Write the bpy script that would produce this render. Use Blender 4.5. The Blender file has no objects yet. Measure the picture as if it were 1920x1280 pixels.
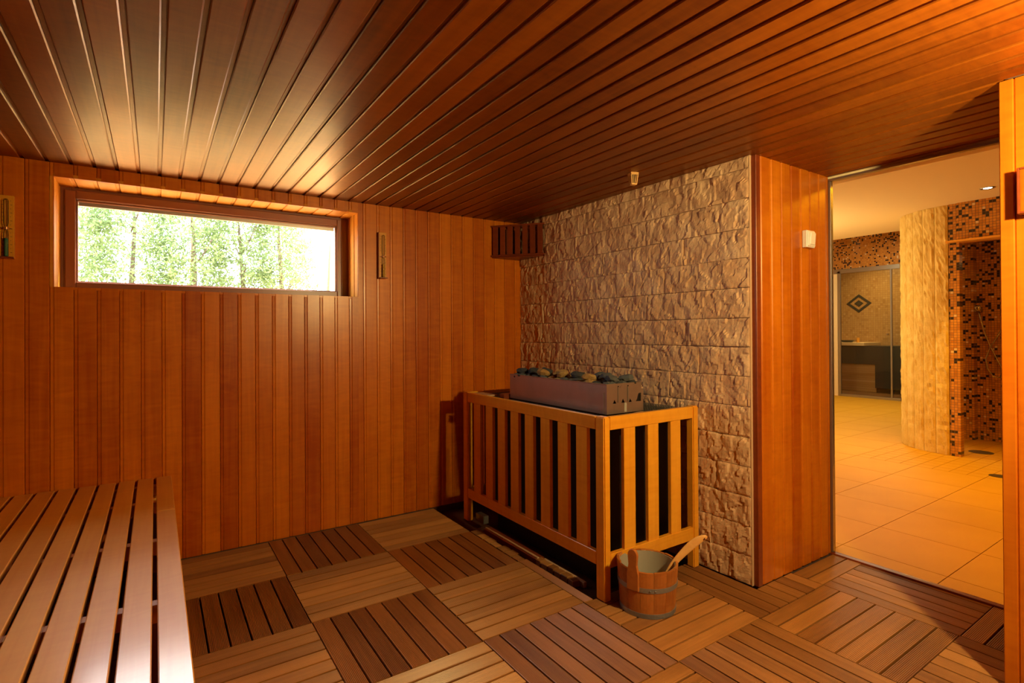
import bpy, bmesh, math, random
from mathutils import Vector, Matrix, noise
random.seed(7)
S = bpy.context.scene
COL = S.collection

# ------------------------------------------------------------------ camera, world, lights, exposure
cam = bpy.data.cameras.new('camera'); camo = bpy.data.objects.new('camera', cam); COL.objects.link(camo)
F, YAW, PITCH, ROLL = 997.94, math.radians(33.8532), math.radians(.25216), math.radians(.31815)
cam.sensor_width = 36; cam.lens = F * 36 / 1920; cam.shift_y = -21.157 / 1920; cam.clip_start = .02
camo.matrix_world = (Matrix.Translation((0, 0, 1.37)) @ Matrix.Rotation(-YAW, 4, 'Z') @
                     Matrix.Rotation(math.pi / 2 + PITCH, 4, 'X') @ Matrix.Rotation(-ROLL, 4, 'Z'))
S.camera = camo
S.view_settings.view_transform = 'Standard'; S.view_settings.look = 'None'
S.view_settings.exposure = 0.0; S.view_settings.gamma = 1; S.view_settings.use_curve_mapping = False
S.cycles.max_bounces = 10; S.cycles.diffuse_bounces = 5; S.cycles.glossy_bounces = 4; S.cycles.transparent_max_bounces = 12
S.cycles.caustics_reflective = False; S.cycles.caustics_refractive = False
S.cycles.use_denoising = True; S.cycles.sample_clamp_indirect = 6

w = bpy.data.worlds.new('sky'); S.world = w; w.use_nodes = True
bg = w.node_tree.nodes['Background']; bg.inputs[0].default_value = (.97, .98, 1, 1); bg.inputs[1].default_value = 18.0

def lamp(name, kind, loc, energy, color, size=.1, rot=None, **kw):
    l = bpy.data.lights.new(name, kind); l.energy = energy; l.color = color
    if kind == 'AREA':
        l.size = size
    else:
        l.shadow_soft_size = size
    for k, v in kw.items(): setattr(l, k, v)
    o = bpy.data.objects.new(name, l); COL.objects.link(o); o.location = loc
    if rot: o.rotation_euler = rot
    return o
lamp('sauna_wall_light', 'POINT', (1.945, -.07, 1.95), 212, (1, .75, .33), .04)
lamp('sun', 'SUN', (3, 8, 6), 36, (1, .93, .80), .02, (math.radians(36), 0, math.radians(112)))
po = lamp('window_portal', 'AREA', (.38, 4.16, 1.94), 1, (1, 1, 1), 1.7, (math.radians(-90), 0, 0), shape='RECTANGLE', size_y=.62)
po.data.cycles.is_portal = True
AMBER = (1, .42, .004); WARM = (1, .66, .22)
lamp('hall_light', 'AREA', (4.6, .9, 2.70), 48, AMBER, .5)
lamp('hall_light', 'AREA', (10.2, 4.2, 3.2), 70, (1, .82, .5), 1.0)
lamp('hall_light', 'POINT', (6.6, 4.3, 1.7), 130, (1, .78, .36), .25)  # unseen fill light, added behind the sauna wall to brighten the hall ceiling
lamp('hall_light', 'SPOT', (6.68, 1.70, 2.70), 160, (1, .50, .03), .04, spot_size=math.radians(70), spot_blend=.7)
lamp('steam_light', 'AREA', (13.0, 5.4, 2.95), 32, WARM, .8)
lamp('shower_light', 'POINT', (8.0, 1.7, 2.2), .8, WARM, .08)

# ------------------------------------------------------------------ materials
def nodes(name):
    m = bpy.data.materials.new(name); m.use_nodes = True
    nt = m.node_tree; b = nt.nodes['Principled BSDF']
    return m, nt, b
def srgb(r, g, b):
    f = lambda c: ((c / 255 + .055) / 1.055) ** 2.4 if c > 10 else c / 255 / 12.92
    return (f(r), f(g), f(b), 1)
def plain(name, col, rough=.5, metal=0, coat=0, emit=0, bump=0, bscale=60):
    m, nt, b = nodes(name)
    b.inputs['Base Color'].default_value = col; b.inputs['Roughness'].default_value = rough
    b.inputs['Metallic'].default_value = metal; b.inputs['Coat Weight'].default_value = coat
    if emit:
        b.inputs['Emission Color'].default_value = col; b.inputs['Emission Strength'].default_value = emit
    if bump:
        tc = nt.nodes.new('ShaderNodeTexCoord'); n = nt.nodes.new('ShaderNodeTexNoise'); n.inputs['Scale'].default_value = bscale
        bp = nt.nodes.new('ShaderNodeBump'); bp.inputs['Strength'].default_value = bump; bp.inputs['Distance'].default_value = .004
        nt.links.new(tc.outputs['Object'], n.inputs['Vector']); nt.links.new(n.outputs['Fac'], bp.inputs['Height'])
        nt.links.new(bp.outputs['Normal'], b.inputs['Normal'])
    return m
def mixc(nt, fac, a, b, blend='MIX'):
    n = nt.nodes.new('ShaderNodeMix'); n.data_type = 'RGBA'; n.blend_type = blend
    for sock, v in ((n.inputs[0], fac), (n.inputs[6], a), (n.inputs[7], b)):
        if hasattr(v, 'links') or hasattr(v, 'is_linked'): nt.links.new(v, sock)
        else: sock.default_value = v
    return n.outputs[2]
def math_(nt, op, a, b=0.0):
    n = nt.nodes.new('ShaderNodeMath'); n.operation = op
    for i, v in enumerate((a, b)):
        if hasattr(v, 'is_linked'): nt.links.new(v, n.inputs[i])
        else: n.inputs[i].default_value = v
    return n.outputs[0]
def wood(name, c1, c2, rough=.35, coat=.4, crough=.2, var=.35, ribs=0, curl=.6, spec=.5, sheen=0, tint=(1, .80, .52, 1)):
    """varnished wood, grain along the object's own X axis, tone varying from piece to piece"""
    m, nt, b = nodes(name); N = nt.nodes; L = nt.links
    tc = N.new('ShaderNodeTexCoord'); oi = N.new('ShaderNodeObjectInfo')
    off = N.new('ShaderNodeVectorMath'); off.operation = 'SCALE'; off.inputs[0].default_value = (37, 19, 53)
    L.new(oi.outputs['Random'], off.inputs['Scale'])
    ad = N.new('ShaderNodeVectorMath'); ad.operation = 'ADD'; L.new(tc.outputs['Object'], ad.inputs[0]); L.new(off.outputs[0], ad.inputs[1])
    mp = N.new('ShaderNodeMapping'); mp.inputs['Scale'].default_value = (1.1, 26, 26); L.new(ad.outputs[0], mp.inputs['Vector'])
    n1 = N.new('ShaderNodeTexNoise'); n1.inputs['Scale'].default_value = 1.6; n1.inputs['Detail'].default_value = 6; n1.inputs['Distortion'].default_value = .6
    L.new(mp.outputs[0], n1.inputs['Vector'])
    mp2 = N.new('ShaderNodeMapping'); mp2.inputs['Scale'].default_value = (22, 5, 5); L.new(ad.outputs[0], mp2.inputs['Vector'])
    n2 = N.new('ShaderNodeTexNoise'); n2.inputs['Scale'].default_value = 1.0; n2.inputs['Detail'].default_value = 3; n2.inputs['Distortion'].default_value = 1.5
    L.new(mp2.outputs[0], n2.inputs['Vector'])
    n3 = N.new('ShaderNodeTexNoise'); n3.inputs['Scale'].default_value = 2.2; n3.inputs['Detail'].default_value = 2; L.new(ad.outputs[0], n3.inputs['Vector'])
    g = math_(nt, 'MULTIPLY_ADD', n1.outputs['Fac'], 1.0); N[-1].inputs[2].default_value = 0
    s = math_(nt, 'ADD', math_(nt, 'MULTIPLY', math_(nt, 'SUBTRACT', n1.outputs['Fac'], .5), .75),
              math_(nt, 'MULTIPLY', math_(nt, 'SUBTRACT', n2.outputs['Fac'], .5), curl))
    s = math_(nt, 'ADD', s, math_(nt, 'MULTIPLY', math_(nt, 'SUBTRACT', n3.outputs['Fac'], .5), .7))
    rnd2 = math_(nt, 'FRACT', math_(nt, 'MULTIPLY', oi.outputs['Random'], 17.31))
    s = math_(nt, 'ADD', s, math_(nt, 'MULTIPLY', math_(nt, 'SUBTRACT', rnd2, .5), var * 2))
    s = math_(nt, 'ADD', s, .5)
    cl = N.new('ShaderNodeClamp'); L.new(s, cl.inputs[0])
    col = mixc(nt, cl.outputs[0], c1, c2)
    rnd3 = math_(nt, 'MULTIPLY', math_(nt, 'FRACT', math_(nt, 'MULTIPLY', oi.outputs['Random'], 91.7)), .35 * var / .35)
    col = mixc(nt, rnd3, col, (c1[0] * .95, c1[1] * .72, c1[2] * .6, 1))
    L.new(col, b.inputs['Base Color'])
    rr = math_(nt, 'ADD', rough - .06, math_(nt, 'MULTIPLY', n3.outputs['Fac'], .12)); L.new(rr, b.inputs['Roughness'])
    b.inputs['Coat Weight'].default_value = coat; b.inputs['Coat Roughness'].default_value = crough
    b.inputs['Specular IOR Level'].default_value = spec; b.inputs['Metallic'].default_value = sheen; b.inputs['Specular Tint'].default_value = tint
    bp = N.new('ShaderNodeBump'); bp.inputs['Strength'].default_value = .25; bp.inputs['Distance'].default_value = .002
    h = math_(nt, 'ADD', math_(nt, 'MULTIPLY', n1.outputs['Fac'], .5), math_(nt, 'MULTIPLY', n2.outputs['Fac'], .35))
    if ribs:
        sx = N.new('ShaderNodeSeparateXYZ'); L.new(tc.outputs['Object'], sx.inputs[0])
        wv = math_(nt, 'SINE', math_(nt, 'MULTIPLY', sx.outputs['Y'], 2 * math.pi / .0063))
        h = math_(nt, 'ADD', h, math_(nt, 'MULTIPLY', wv, ribs)); bp.inputs['Strength'].default_value = .6
    L.new(h, bp.inputs['Height']); L.new(bp.outputs[0], b.inputs['Normal']); 
    return m
M = {}
M['wall_wood'] = wood('varnished_wall_wood', srgb(162, 70, 4), srgb(222, 128, 15), .34, .25, .25, var=.36)
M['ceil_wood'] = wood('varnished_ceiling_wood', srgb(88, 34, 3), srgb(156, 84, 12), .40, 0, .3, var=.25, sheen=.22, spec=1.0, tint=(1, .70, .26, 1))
M['panel_wood'] = wood('varnished_panel_wood', srgb(152, 66, 6), srgb(208, 120, 18), .34, .3, .22, var=.36)
M['daylit_reveal_wood'] = wood('matt_daylit_reveal_wood', srgb(186, 112, 24), srgb(226, 152, 48), .55, 0, .3, var=.2, spec=.3)  # wall wood made lighter and yellower, daylight on the reveals painted into its colour
M['bench_wood'] = wood('bench_wood', srgb(212, 142, 48), srgb(240, 182, 76), .5, .8, .17, var=.15, curl=.4, tint=(1, 1, 1, 1))
M['fence_wood'] = wood('guard_rail_wood', srgb(200, 128, 22), srgb(236, 170, 46), .34, .4, .25, var=.12)
M['deck_wood'] = wood('ribbed_deck_wood', srgb(102, 62, 30), srgb(184, 128, 66), .42, .25, .3, var=.3, curl=.1)
M['dark_deck_wood'] = wood('dark_deck_wood', srgb(60, 34, 22), srgb(92, 56, 34), .6, 0, .3, var=.2)
M['dark_wood'] = wood('dark_red_wood', srgb(88, 34, 16), srgb(140, 62, 26), .4, .2, .3, var=.15)
M['bucket_wood'] = wood('bucket_wood', srgb(140, 82, 36), srgb(200, 130, 62), .4, .2, .3, var=.4)
M['ladle_wood'] = wood('ladle_wood', srgb(196, 144, 76), srgb(224, 180, 108), .45, .1, .3, var=.1)
M['frame_brown'] = plain('brown_window_frame', srgb(128, 76, 48), .32, bump=.08)
M['seal'] = plain('black_seal', srgb(40, 30, 26), .6)
M['alu'] = plain('brushed_aluminium', srgb(170, 165, 155), .35, .9)
M['steel'] = None
M['black_steel'] = plain('blackened_steel', srgb(34, 28, 26), .5, .4, bump=.15)
M['wire'] = plain('grey_wire', srgb(110, 108, 100), .5, .5)
M['hoop'] = plain('galvanised_hoop', srgb(150, 154, 156), .42, .7, bump=.5, bscale=90)
M['liner'] = plain('grey_bucket_liner', srgb(150, 146, 130), .55, bump=.1)
M['plaster'] = plain('cream_plaster', srgb(240, 216, 164), .9)
M['concrete'] = plain('wall_core', srgb(90, 62, 44), .9)
M['white_plastic'] = plain('white_plastic', srgb(226, 216, 200), .35)
M['brass'] = plain('brass_collar', srgb(190, 140, 90), .3, .9)
M['green_sand'] = plain('green_sand', srgb(60, 116, 84), .8)
M['yellow_sand'] = plain('yellow_sand', srgb(206, 160, 50), .8)
M['ink'] = plain('printed_marks', srgb(60, 34, 20), .8)
M['amber'] = plain('amber_shelf', srgb(236, 170, 60), .4)
M['dark_stone'] = plain('dark_tile', srgb(52, 62, 62), .3)
M['grout'] = plain('floor_grout', srgb(120, 84, 50), .9)
M['downlight_glow'] = plain('lamp_glow', (1, .86, .6, 1), .5, emit=14)
M['stone_grey'] = plain('grey_sauna_stone', srgb(74, 80, 80), .85, bump=.7, bscale=45)
M['stone_dark'] = plain('dark_sauna_stone', srgb(48, 52, 54), .85, bump=.7, bscale=45)
M['soil'] = plain('pale_gravel', srgb(232, 202, 146), .95, bump=.4, bscale=8)  # unseen ground; pale sandy colour chosen to bounce golden light onto the ceiling
M['bark'] = plain('trunk_bark', srgb(96, 84, 66), .9, bump=.5, bscale=20)
M['clay'] = plain('pale_board', srgb(186, 150, 112), .6, bump=.2)
M['drain'] = plain('drain_metal', srgb(90, 76, 52), .5, .6)
M['chrome'] = plain('chrome_hose', srgb(190, 180, 165), .25, .9)

def steel():
    m, nt, b = nodes('stained_steel'); N = nt.nodes; L = nt.links
    tc = N.new('ShaderNodeTexCoord'); n = N.new('ShaderNodeTexNoise'); n.inputs['Scale'].default_value = 7; n.inputs['Detail'].default_value = 5
    mp = N.new('ShaderNodeMapping'); mp.inputs['Scale'].default_value = (1, 1, .5)
    L.new(tc.outputs['Object'], mp.inputs[0]); L.new(mp.outputs[0], n.inputs['Vector'])
    L.new(mixc(nt, n.outputs['Fac'], srgb(184, 170, 156), srgb(142, 124, 106)), b.inputs['Base Color'])
    b.inputs['Metallic'].default_value = .85
    L.new(math_(nt, 'ADD', .26, math_(nt, 'MULTIPLY', n.outputs['Fac'], .2)), b.inputs['Roughness'])
    return m
M['steel'] = steel()

def rock(name, c1, c2, c3, scale=5, bstr=.7, rust=None):
    m, nt, b = nodes(name); N = nt.nodes; L = nt.links
    tc = N.new('ShaderNodeTexCoord'); oi = N.new('ShaderNodeObjectInfo')
    n = N.new('ShaderNodeTexNoise'); n.inputs['Scale'].default_value = scale; n.inputs['Detail'].default_value = 7
    n.inputs['Roughness'].default_value = .6; L.new(tc.outputs['Object'], n.inputs['Vector'])
    n2 = N.new('ShaderNodeTexNoise'); n2.inputs['Scale'].default_value = scale * .35; n2.inputs['Detail'].default_value = 3; L.new(tc.outputs['Object'], n2.inputs['Vector'])
    r = N.new('ShaderNodeMapRange'); r.inputs[1].default_value = .35; r.inputs[2].default_value = .68; L.new(n.outputs['Fac'], r.inputs[0])
    col = mixc(nt, r.outputs[0], c1, c2)
    r2 = N.new('ShaderNodeMapRange'); r2.inputs[1].default_value = .5; r2.inputs[2].default_value = .75; L.new(n2.outputs['Fac'], r2.inputs[0])
    col = mixc(nt, math_(nt, 'MULTIPLY', r2.outputs[0], .6), col, c3)
    col = mixc(nt, math_(nt, 'MULTIPLY', oi.outputs['Random'], .35), col, c1)
    L.new(col, b.inputs['Base Color']); b.inputs['Roughness'].default_value = .9; b.inputs['Specular IOR Level'].default_value = .25
    n3 = N.new('ShaderNodeTexNoise'); n3.inputs['Scale'].default_value = scale * 7; n3.inputs['Detail'].default_value = 8; n3.inputs['Roughness'].default_value = .65; L.new(tc.outputs['Object'], n3.inputs['Vector'])
    bp = N.new('ShaderNodeBump'); bp.inputs['Strength'].default_value = bstr; bp.inputs['Distance'].default_value = .006
    L.new(n3.outputs['Fac'], bp.inputs['Height']); L.new(bp.outputs[0], b.inputs['Normal'])
    return m
M['ashlar'] = rock('split_face_stone', srgb(186, 144, 104), srgb(224, 192, 150), srgb(188, 132, 82), bstr=1.0)
M['ashlar_edge'] = plain('stone_joint', srgb(120, 88, 64), .95)
M['column_stone'] = rock('column_stone', srgb(210, 176, 98), srgb(234, 206, 136), srgb(192, 148, 76), 9, .8)
M['ochre_rock'] = rock('ochre_sauna_stone', srgb(150, 110, 54), srgb(206, 176, 112), srgb(90, 78, 62), 14, .8)

def mosaic(name, ax, size, base1, base2, dark, light, pd=.14, pl=.04, rough=.22, grout=(.12, .07, .04, 1)):
    m, nt, b = nodes(name); N = nt.nodes; L = nt.links
    tc = N.new('ShaderNodeTexCoord'); sx = N.new('ShaderNodeSeparateXYZ'); L.new(tc.outputs['Object'], sx.inputs[0])
    u = math_(nt, 'DIVIDE', sx.outputs[ax[0]], size); v = math_(nt, 'DIVIDE', sx.outputs[ax[1]], size)
    cb = N.new('ShaderNodeCombineXYZ'); L.new(math_(nt, 'FLOOR', u), cb.inputs[0]); L.new(math_(nt, 'FLOOR', v), cb.inputs[1])
    wn = N.new('ShaderNodeTexWhiteNoise'); wn.noise_dimensions = '2D'; L.new(cb.outputs[0], wn.inputs['Vector'])
    sep = N.new('ShaderNodeSeparateColor'); L.new(wn.outputs['Color'], sep.inputs[0])
    col = mixc(nt, sep.outputs[0], base1, base2)
    col = mixc(nt, math_(nt, 'LESS_THAN', sep.outputs[1], pd), col, dark)
    col = mixc(nt, math_(nt, 'GREATER_THAN', sep.outputs[1], 1 - pl), col, light)
    fu = math_(nt, 'ABSOLUTE', math_(nt, 'SUBTRACT', math_(nt, 'FRACT', u), .5)); fv = math_(nt, 'ABSOLUTE', math_(nt, 'SUBTRACT', math_(nt, 'FRACT', v), .5))
    e = math_(nt, 'MAXIMUM', fu, fv); gm = math_(nt, 'GREATER_THAN', e, .44)
    L.new(mixc(nt, gm, col, grout), b.inputs['Base Color'])
    L.new(math_(nt, 'ADD', rough, math_(nt, 'MULTIPLY', gm, .5)), b.inputs['Roughness'])
    bp = N.new('ShaderNodeBump'); bp.inputs['Strength'].default_value = .5; bp.inputs['Distance'].default_value = .002; bp.invert = True
    L.new(gm, bp.inputs['Height']); L.new(bp.outputs[0], b.inputs['Normal'])
    return m
MB = (srgb(184, 118, 42), srgb(214, 150, 62), srgb(46, 32, 28), srgb(226, 196, 150))
M['mosaic_yz'] = mosaic('brown_mosaic_yz', ('Y', 'Z'), .028, *MB, pd=.17, pl=.02)
M['mosaic_xz'] = mosaic('brown_mosaic_xz', ('X', 'Z'), .028, *MB, pd=.17, pl=.02)
M['sand_mosaic'] = mosaic('sand_mosaic', ('Y', 'Z'), .05, srgb(184, 148, 96), srgb(194, 158, 106), srgb(176, 138, 88), srgb(200, 166, 116), .1, .05, grout=srgb(160, 122, 80))

def glass(name, tint=(1, 1, 1, 1), refl=.5):
    m = bpy.data.materials.new(name); m.use_nodes = True; nt = m.node_tree; N = nt.nodes; L = nt.links
    for n in list(N): N.remove(n)
    out = N.new('ShaderNodeOutputMaterial'); t = N.new('ShaderNodeBsdfTransparent'); t.inputs[0].default_value = tint
    g = N.new('ShaderNodeBsdfGlossy'); g.inputs['Roughness'].default_value = .02
    fr = N.new('ShaderNodeFresnel'); fr.inputs[0].default_value = 1.45
    mx = N.new('ShaderNodeMixShader'); L.new(math_(nt, 'MULTIPLY', fr.outputs[0], refl), mx.inputs[0])
    L.new(t.outputs[0], mx.inputs[1]); L.new(g.outputs[0], mx.inputs[2]); L.new(mx.outputs[0], out.inputs[0])
    return m
M['glass'] = glass('clear_glass')
M['tube_glass'] = glass('tube_glass', (.96, .95, .92, 1), 1.0)
M['steam_glass'] = glass('tinted_glass', (.93, .94, .92, 1), .6)

def leafmat(name, c1, c2):
    m = bpy.data.materials.new(name); m.use_nodes = True; nt = m.node_tree; N = nt.nodes; L = nt.links
    for n in list(N): N.remove(n)
    out = N.new('ShaderNodeOutputMaterial'); d = N.new('ShaderNodeBsdfDiffuse'); t = N.new('ShaderNodeBsdfTranslucent')
    tc = N.new('ShaderNodeTexCoord'); n = N.new('ShaderNodeTexNoise'); n.inputs['Scale'].default_value = 5; L.new(tc.outputs['Object'], n.inputs['Vector'])
    c = mixc(nt, n.outputs['Fac'], c1, c2); L.new(c, d.inputs[0]); L.new(c, t.inputs[0])
    mx = N.new('ShaderNodeMixShader'); mx.inputs[0].default_value = .4
    L.new(d.outputs[0], mx.inputs[1]); L.new(t.outputs[0], mx.inputs[2]); L.new(mx.outputs[0], out.inputs[0])
    return m
M['leaf'] = leafmat('conifer_leaf', srgb(92, 122, 94), srgb(140, 154, 98))
M['leaf_pale'] = leafmat('pale_leaf', srgb(190, 160, 110), srgb(206, 190, 150))

# ------------------------------------------------------------------ object helpers
def link(name, mesh, mat=None, parent=None, mw=None, smooth=False):
    if mat is not None and not mesh.materials: mesh.materials.append(M[mat] if isinstance(mat, str) else mat)
    o = bpy.data.objects.new(name, mesh); COL.objects.link(o)
    mw = mw or Matrix()
    if parent is not None:
        o.parent = parent; o.matrix_local = WM[parent.name].inverted() @ mw
    else:
        o.matrix_local = mw
    WM[o.name] = mw.copy()
    return o
WM = {}
def mesh(name, verts, faces, smooth=False):
    me = bpy.data.meshes.new(name); me.from_pydata([tuple(v) for v in verts], [], faces); me.update()
    if smooth: me.polygons.foreach_set('use_smooth', [True] * len(me.polygons))
    return me
def empty(name, loc, label=None, cat=None, group=None, kind=None):
    o = bpy.data.objects.new(name, None); COL.objects.link(o); o.location = loc; o.empty_display_size = .05
    WM[o.name] = Matrix.Translation(loc); tag(o, label, cat, group, kind); return o
def tag(o, label=None, cat=None, group=None, kind=None):
    if label: o['label'] = label
    if cat: o['category'] = cat
    if group: o['group'] = group
    if kind: o['kind'] = kind
    return o
CACHE = {}
def boxmesh(L, W, H, bev, mat):
    k = (round(L, 4), round(W, 4), round(H, 4), bev, str(mat))
    if k in CACHE: return CACHE[k]
    bm = bmesh.new(); bmesh.ops.create_cube(bm, size=1)
    for v in bm.verts: v.co = (v.co.x * L, v.co.y * W, v.co.z * H)
    if bev: bmesh.ops.bevel(bm, geom=list(bm.edges), offset=bev, segments=1, affect='EDGES')
    me = bpy.data.meshes.new('box'); bm.to_mesh(me); bm.free(); me.materials.append(M[mat] if isinstance(mat, str) else mat)
    CACHE[k] = me; return me
AXM = {'x': Matrix(), 'y': Matrix.Rotation(math.pi / 2, 4, 'Z'), 'z': Matrix.Rotation(-math.pi / 2, 4, 'Y')}
def slab(name, mn, mx, mat, parent=None, bev=0, axis=None, rot=None):
    """box between two world corners, its own X axis (grain) along its longest side"""
    d = [mx[i] - mn[i] for i in range(3)]
    axis = axis or 'xyz'[max(range(3), key=lambda i: d[i])]
    dims = {'x': (d[0], d[1], d[2]), 'y': (d[1], d[0], d[2]), 'z': (d[2], d[1], d[0])}[axis]
    c = [(mx[i] + mn[i]) / 2 for i in range(3)]
    mw = Matrix.Translation(c) @ (rot if rot is not None else Matrix()) @ AXM[axis]
    return link(name, boxmesh(*dims, bev, mat), None, parent, mw)
def boxes(name, lst, mat, parent=None, kind=None):
    v = []; f = []
    for mn, mx in lst:
        b = len(v)
        for z in (mn[2], mx[2]):
            for x, y in ((mn[0], mn[1]), (mx[0], mn[1]), (mx[0], mx[1]), (mn[0], mx[1])): v.append((x, y, z))
        f += [[b + i for i in q] for q in ((0, 3, 2, 1), (4, 5, 6, 7), (0, 1, 5, 4), (1, 2, 6, 5), (2, 3, 7, 6), (3, 0, 4, 7))]
    o = link(name, mesh(name, v, f), mat, None)
    if parent is not None:
        o.parent = parent; o.matrix_local = WM[parent.name].inverted()
    if kind: o['kind'] = kind
    return o
def frame_axes(o, x, y, z):
    return Matrix(((x[0], y[0], z[0], o[0]), (x[1], y[1], z[1], o[1]), (x[2], y[2], z[2], o[2]), (0, 0, 0, 1)))
P = .1026                                     # plank pitch
PROF = [(0, .0100), (.0035, .0135), (.0815, .0135), (.0865, .0098), (.0992, .0092), (.1002, .003), (P - .0006, .003), (P, .003)]
PROF2 = [(0, .0100), (.0035, .0135), (.0825, .0135), (.087, .0100), (.088, .0045), (.1006, .0045), (.1012, .001), (P, .001)]
PCACHE = {}
def plankmesh(L, u0, u1, mat):
    k = (round(L, 4), round(u0, 4), round(u1, 4), mat)
    if k in PCACHE: return PCACHE[k]
    PROF = PROF2 if mat == 'ceil_wood' else globals()['PROF']
    def h(u):
        for (a, ha), (b, hb) in zip(PROF, PROF[1:]):
            if a <= u <= b: return ha + (hb - ha) * (u - a) / max(1e-9, b - a)
        return PROF[-1][1]
    pts = [(u0, h(u0))] + [p for p in PROF if u0 < p[0] < u1] + [(u1, h(u1))]
    poly = pts + [(u1, -.004), (u0, -.004)]; n = len(poly)
    v = [(0, u, z) for u, z in poly] + [(L, u, z) for u, z in poly]
    f = [list(range(n)), list(range(2 * n - 1, n - 1, -1))] + [[i, i + n, (i + 1) % n + n, (i + 1) % n] for i in range(n)]
    me = mesh('plank', v, f); bm = bmesh.new(); bm.from_mesh(me); bmesh.ops.recalc_face_normals(bm, faces=bm.faces); bm.to_mesh(me); bm.free()
    me.materials.append(M[mat]); PCACHE[k] = me; return me
def plank(parent, L, origin, xd, yd, zd, mat, u0=0, u1=P, name='plank'):
    # origin is the u=0 corner on the backing surface
    return link(name, plankmesh(L, u0, u1, mat), None, parent, frame_axes(origin, xd, yd, zd))

X, Y, Z = Vector((1, 0, 0)), Vector((0, 1, 0)), Vector((0, 0, 1))
XL, XR, XD, YB, YF, YN0, YN1, HC = -1.15, 2.66, 3.46, 3.83, -1.3, .65, 1.64, 2.32
FT = .0135

# ------------------------------------------------------------------ sauna shell
wb = boxes('wall_back', [((XL - .1, YB + FT, -.1), (-.461 - FT, YB + .33, 2.5)), ((1.227 + FT, YB + FT, -.1), (XD, YB + .33, 2.5)),
                         ((-.461 - FT, YB + FT, -.1), (1.227 + FT, YB + .33, 1.636)), ((-.461 - FT, YB + FT, 2.245 + FT), (1.227 + FT, YB + .33, 2.5))], 'concrete', kind='structure')
wl = boxes('wall_left', [((XL - .1, YF - .1, -.1), (XL, YB + FT, 2.5))], 'dark_wood', kind='structure')  # this and the front wall are unseen; dark wood chosen to cut bounced light
wf = boxes('wall_front', [((XL, YF - .1, -.1), (XD + .1, YF, 2.5))], 'dark_wood', kind='structure')
wr = boxes('wall_right', [((XR + .03, YN1 + FT, -.1), (XD + .06, YB + FT, 2.9)), ((2.70 + FT, YF, -.1), (XD + .06, YN0 - FT, 2.9))], 'concrete', kind='structure')
ce = boxes('ceiling', [((XL, YF, HC + FT), (XD + .02, YB + FT, 2.5))], 'concrete', kind='structure')
fl = boxes('floor', [((XL, YF, -.14), (XD + .01, YB + FT, -.055))], 'dark_deck_wood', kind='structure')

# planks of the window wall (u runs +x, face towards -y)
k0 = -.480
for i in range(-7, 31):
    x0 = k0 + i * P
    if x0 > XR + .03: break
    rng = [(x0, x0 + P, 'f')]
    segs = []
    for a, b in ((max(x0, XL), min(x0 + P, -.461)), (max(x0, -.461), min(x0 + P, 1.227)), (max(x0, 1.227), min(x0 + P, XR + .03))):
        if b - a > .002: segs.append((a, b, -.461 - 1e-6 <= a and b <= 1.227 + 1e-6))
    for a, b, win in segs:
        zs = ((0, 1.636), (2.245, HC)) if win else ((0, HC),)
        for z0, z1 in zs:
            # length axis up, width axis +x, normal -y  (X x Y = Z : up x ( +x ) = +y, so flip width)
            plank(wb, z1 - z0, (x0 + P, YB + FT, z0), Z, -X, -Y, 'wall_wood', x0 + P - b, x0 + P - a)
# ceiling planks
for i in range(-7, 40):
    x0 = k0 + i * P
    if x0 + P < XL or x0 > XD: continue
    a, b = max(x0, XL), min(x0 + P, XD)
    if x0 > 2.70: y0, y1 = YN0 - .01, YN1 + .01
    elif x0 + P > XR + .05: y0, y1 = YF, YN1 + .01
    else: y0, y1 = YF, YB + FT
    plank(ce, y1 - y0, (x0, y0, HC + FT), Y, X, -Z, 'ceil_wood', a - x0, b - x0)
# end panel beside the stone wall (faces -y), u runs +x
for i in range(8):
    x0 = 2.715 + i * .1026
    b = min(x0 + P, XD)
    if b - x0 < .01: continue
    plank(wr, HC, (x0 + P, YN1 + FT, 0), Z, -X, -Y, 'panel_wood', x0 + P - b, P)
slab('corner_board', (2.678, YN1 - .004, 0), (2.716, YN1 + .03, HC), 'dark_wood', wr, .002)
# near right wall: corner board, then planks facing -x ; and niche side facing +y
slab('corner_board', (2.69, YN0 - .042, 0), (2.716, YN0, HC), 'panel_wood', wr, .003)
for i in range(19):
    y1 = YN0 - .042 - i * P
    y0 = max(y1 - P, YF)
    if y1 - y0 < .01: break
    plank(wr, HC, (2.70 + FT, y1, 0), Z, -Y, -X, 'panel_wood', 0, y1 - y0)
for i in range(8):
    x0 = 2.716 + i * P; b = min(x0 + P, XD)
    if b - x0 < .01: continue
    plank(wr, HC, (x0, YN0 - FT, 0), Z, X, Y, 'panel_wood', 0, b - x0)

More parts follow.
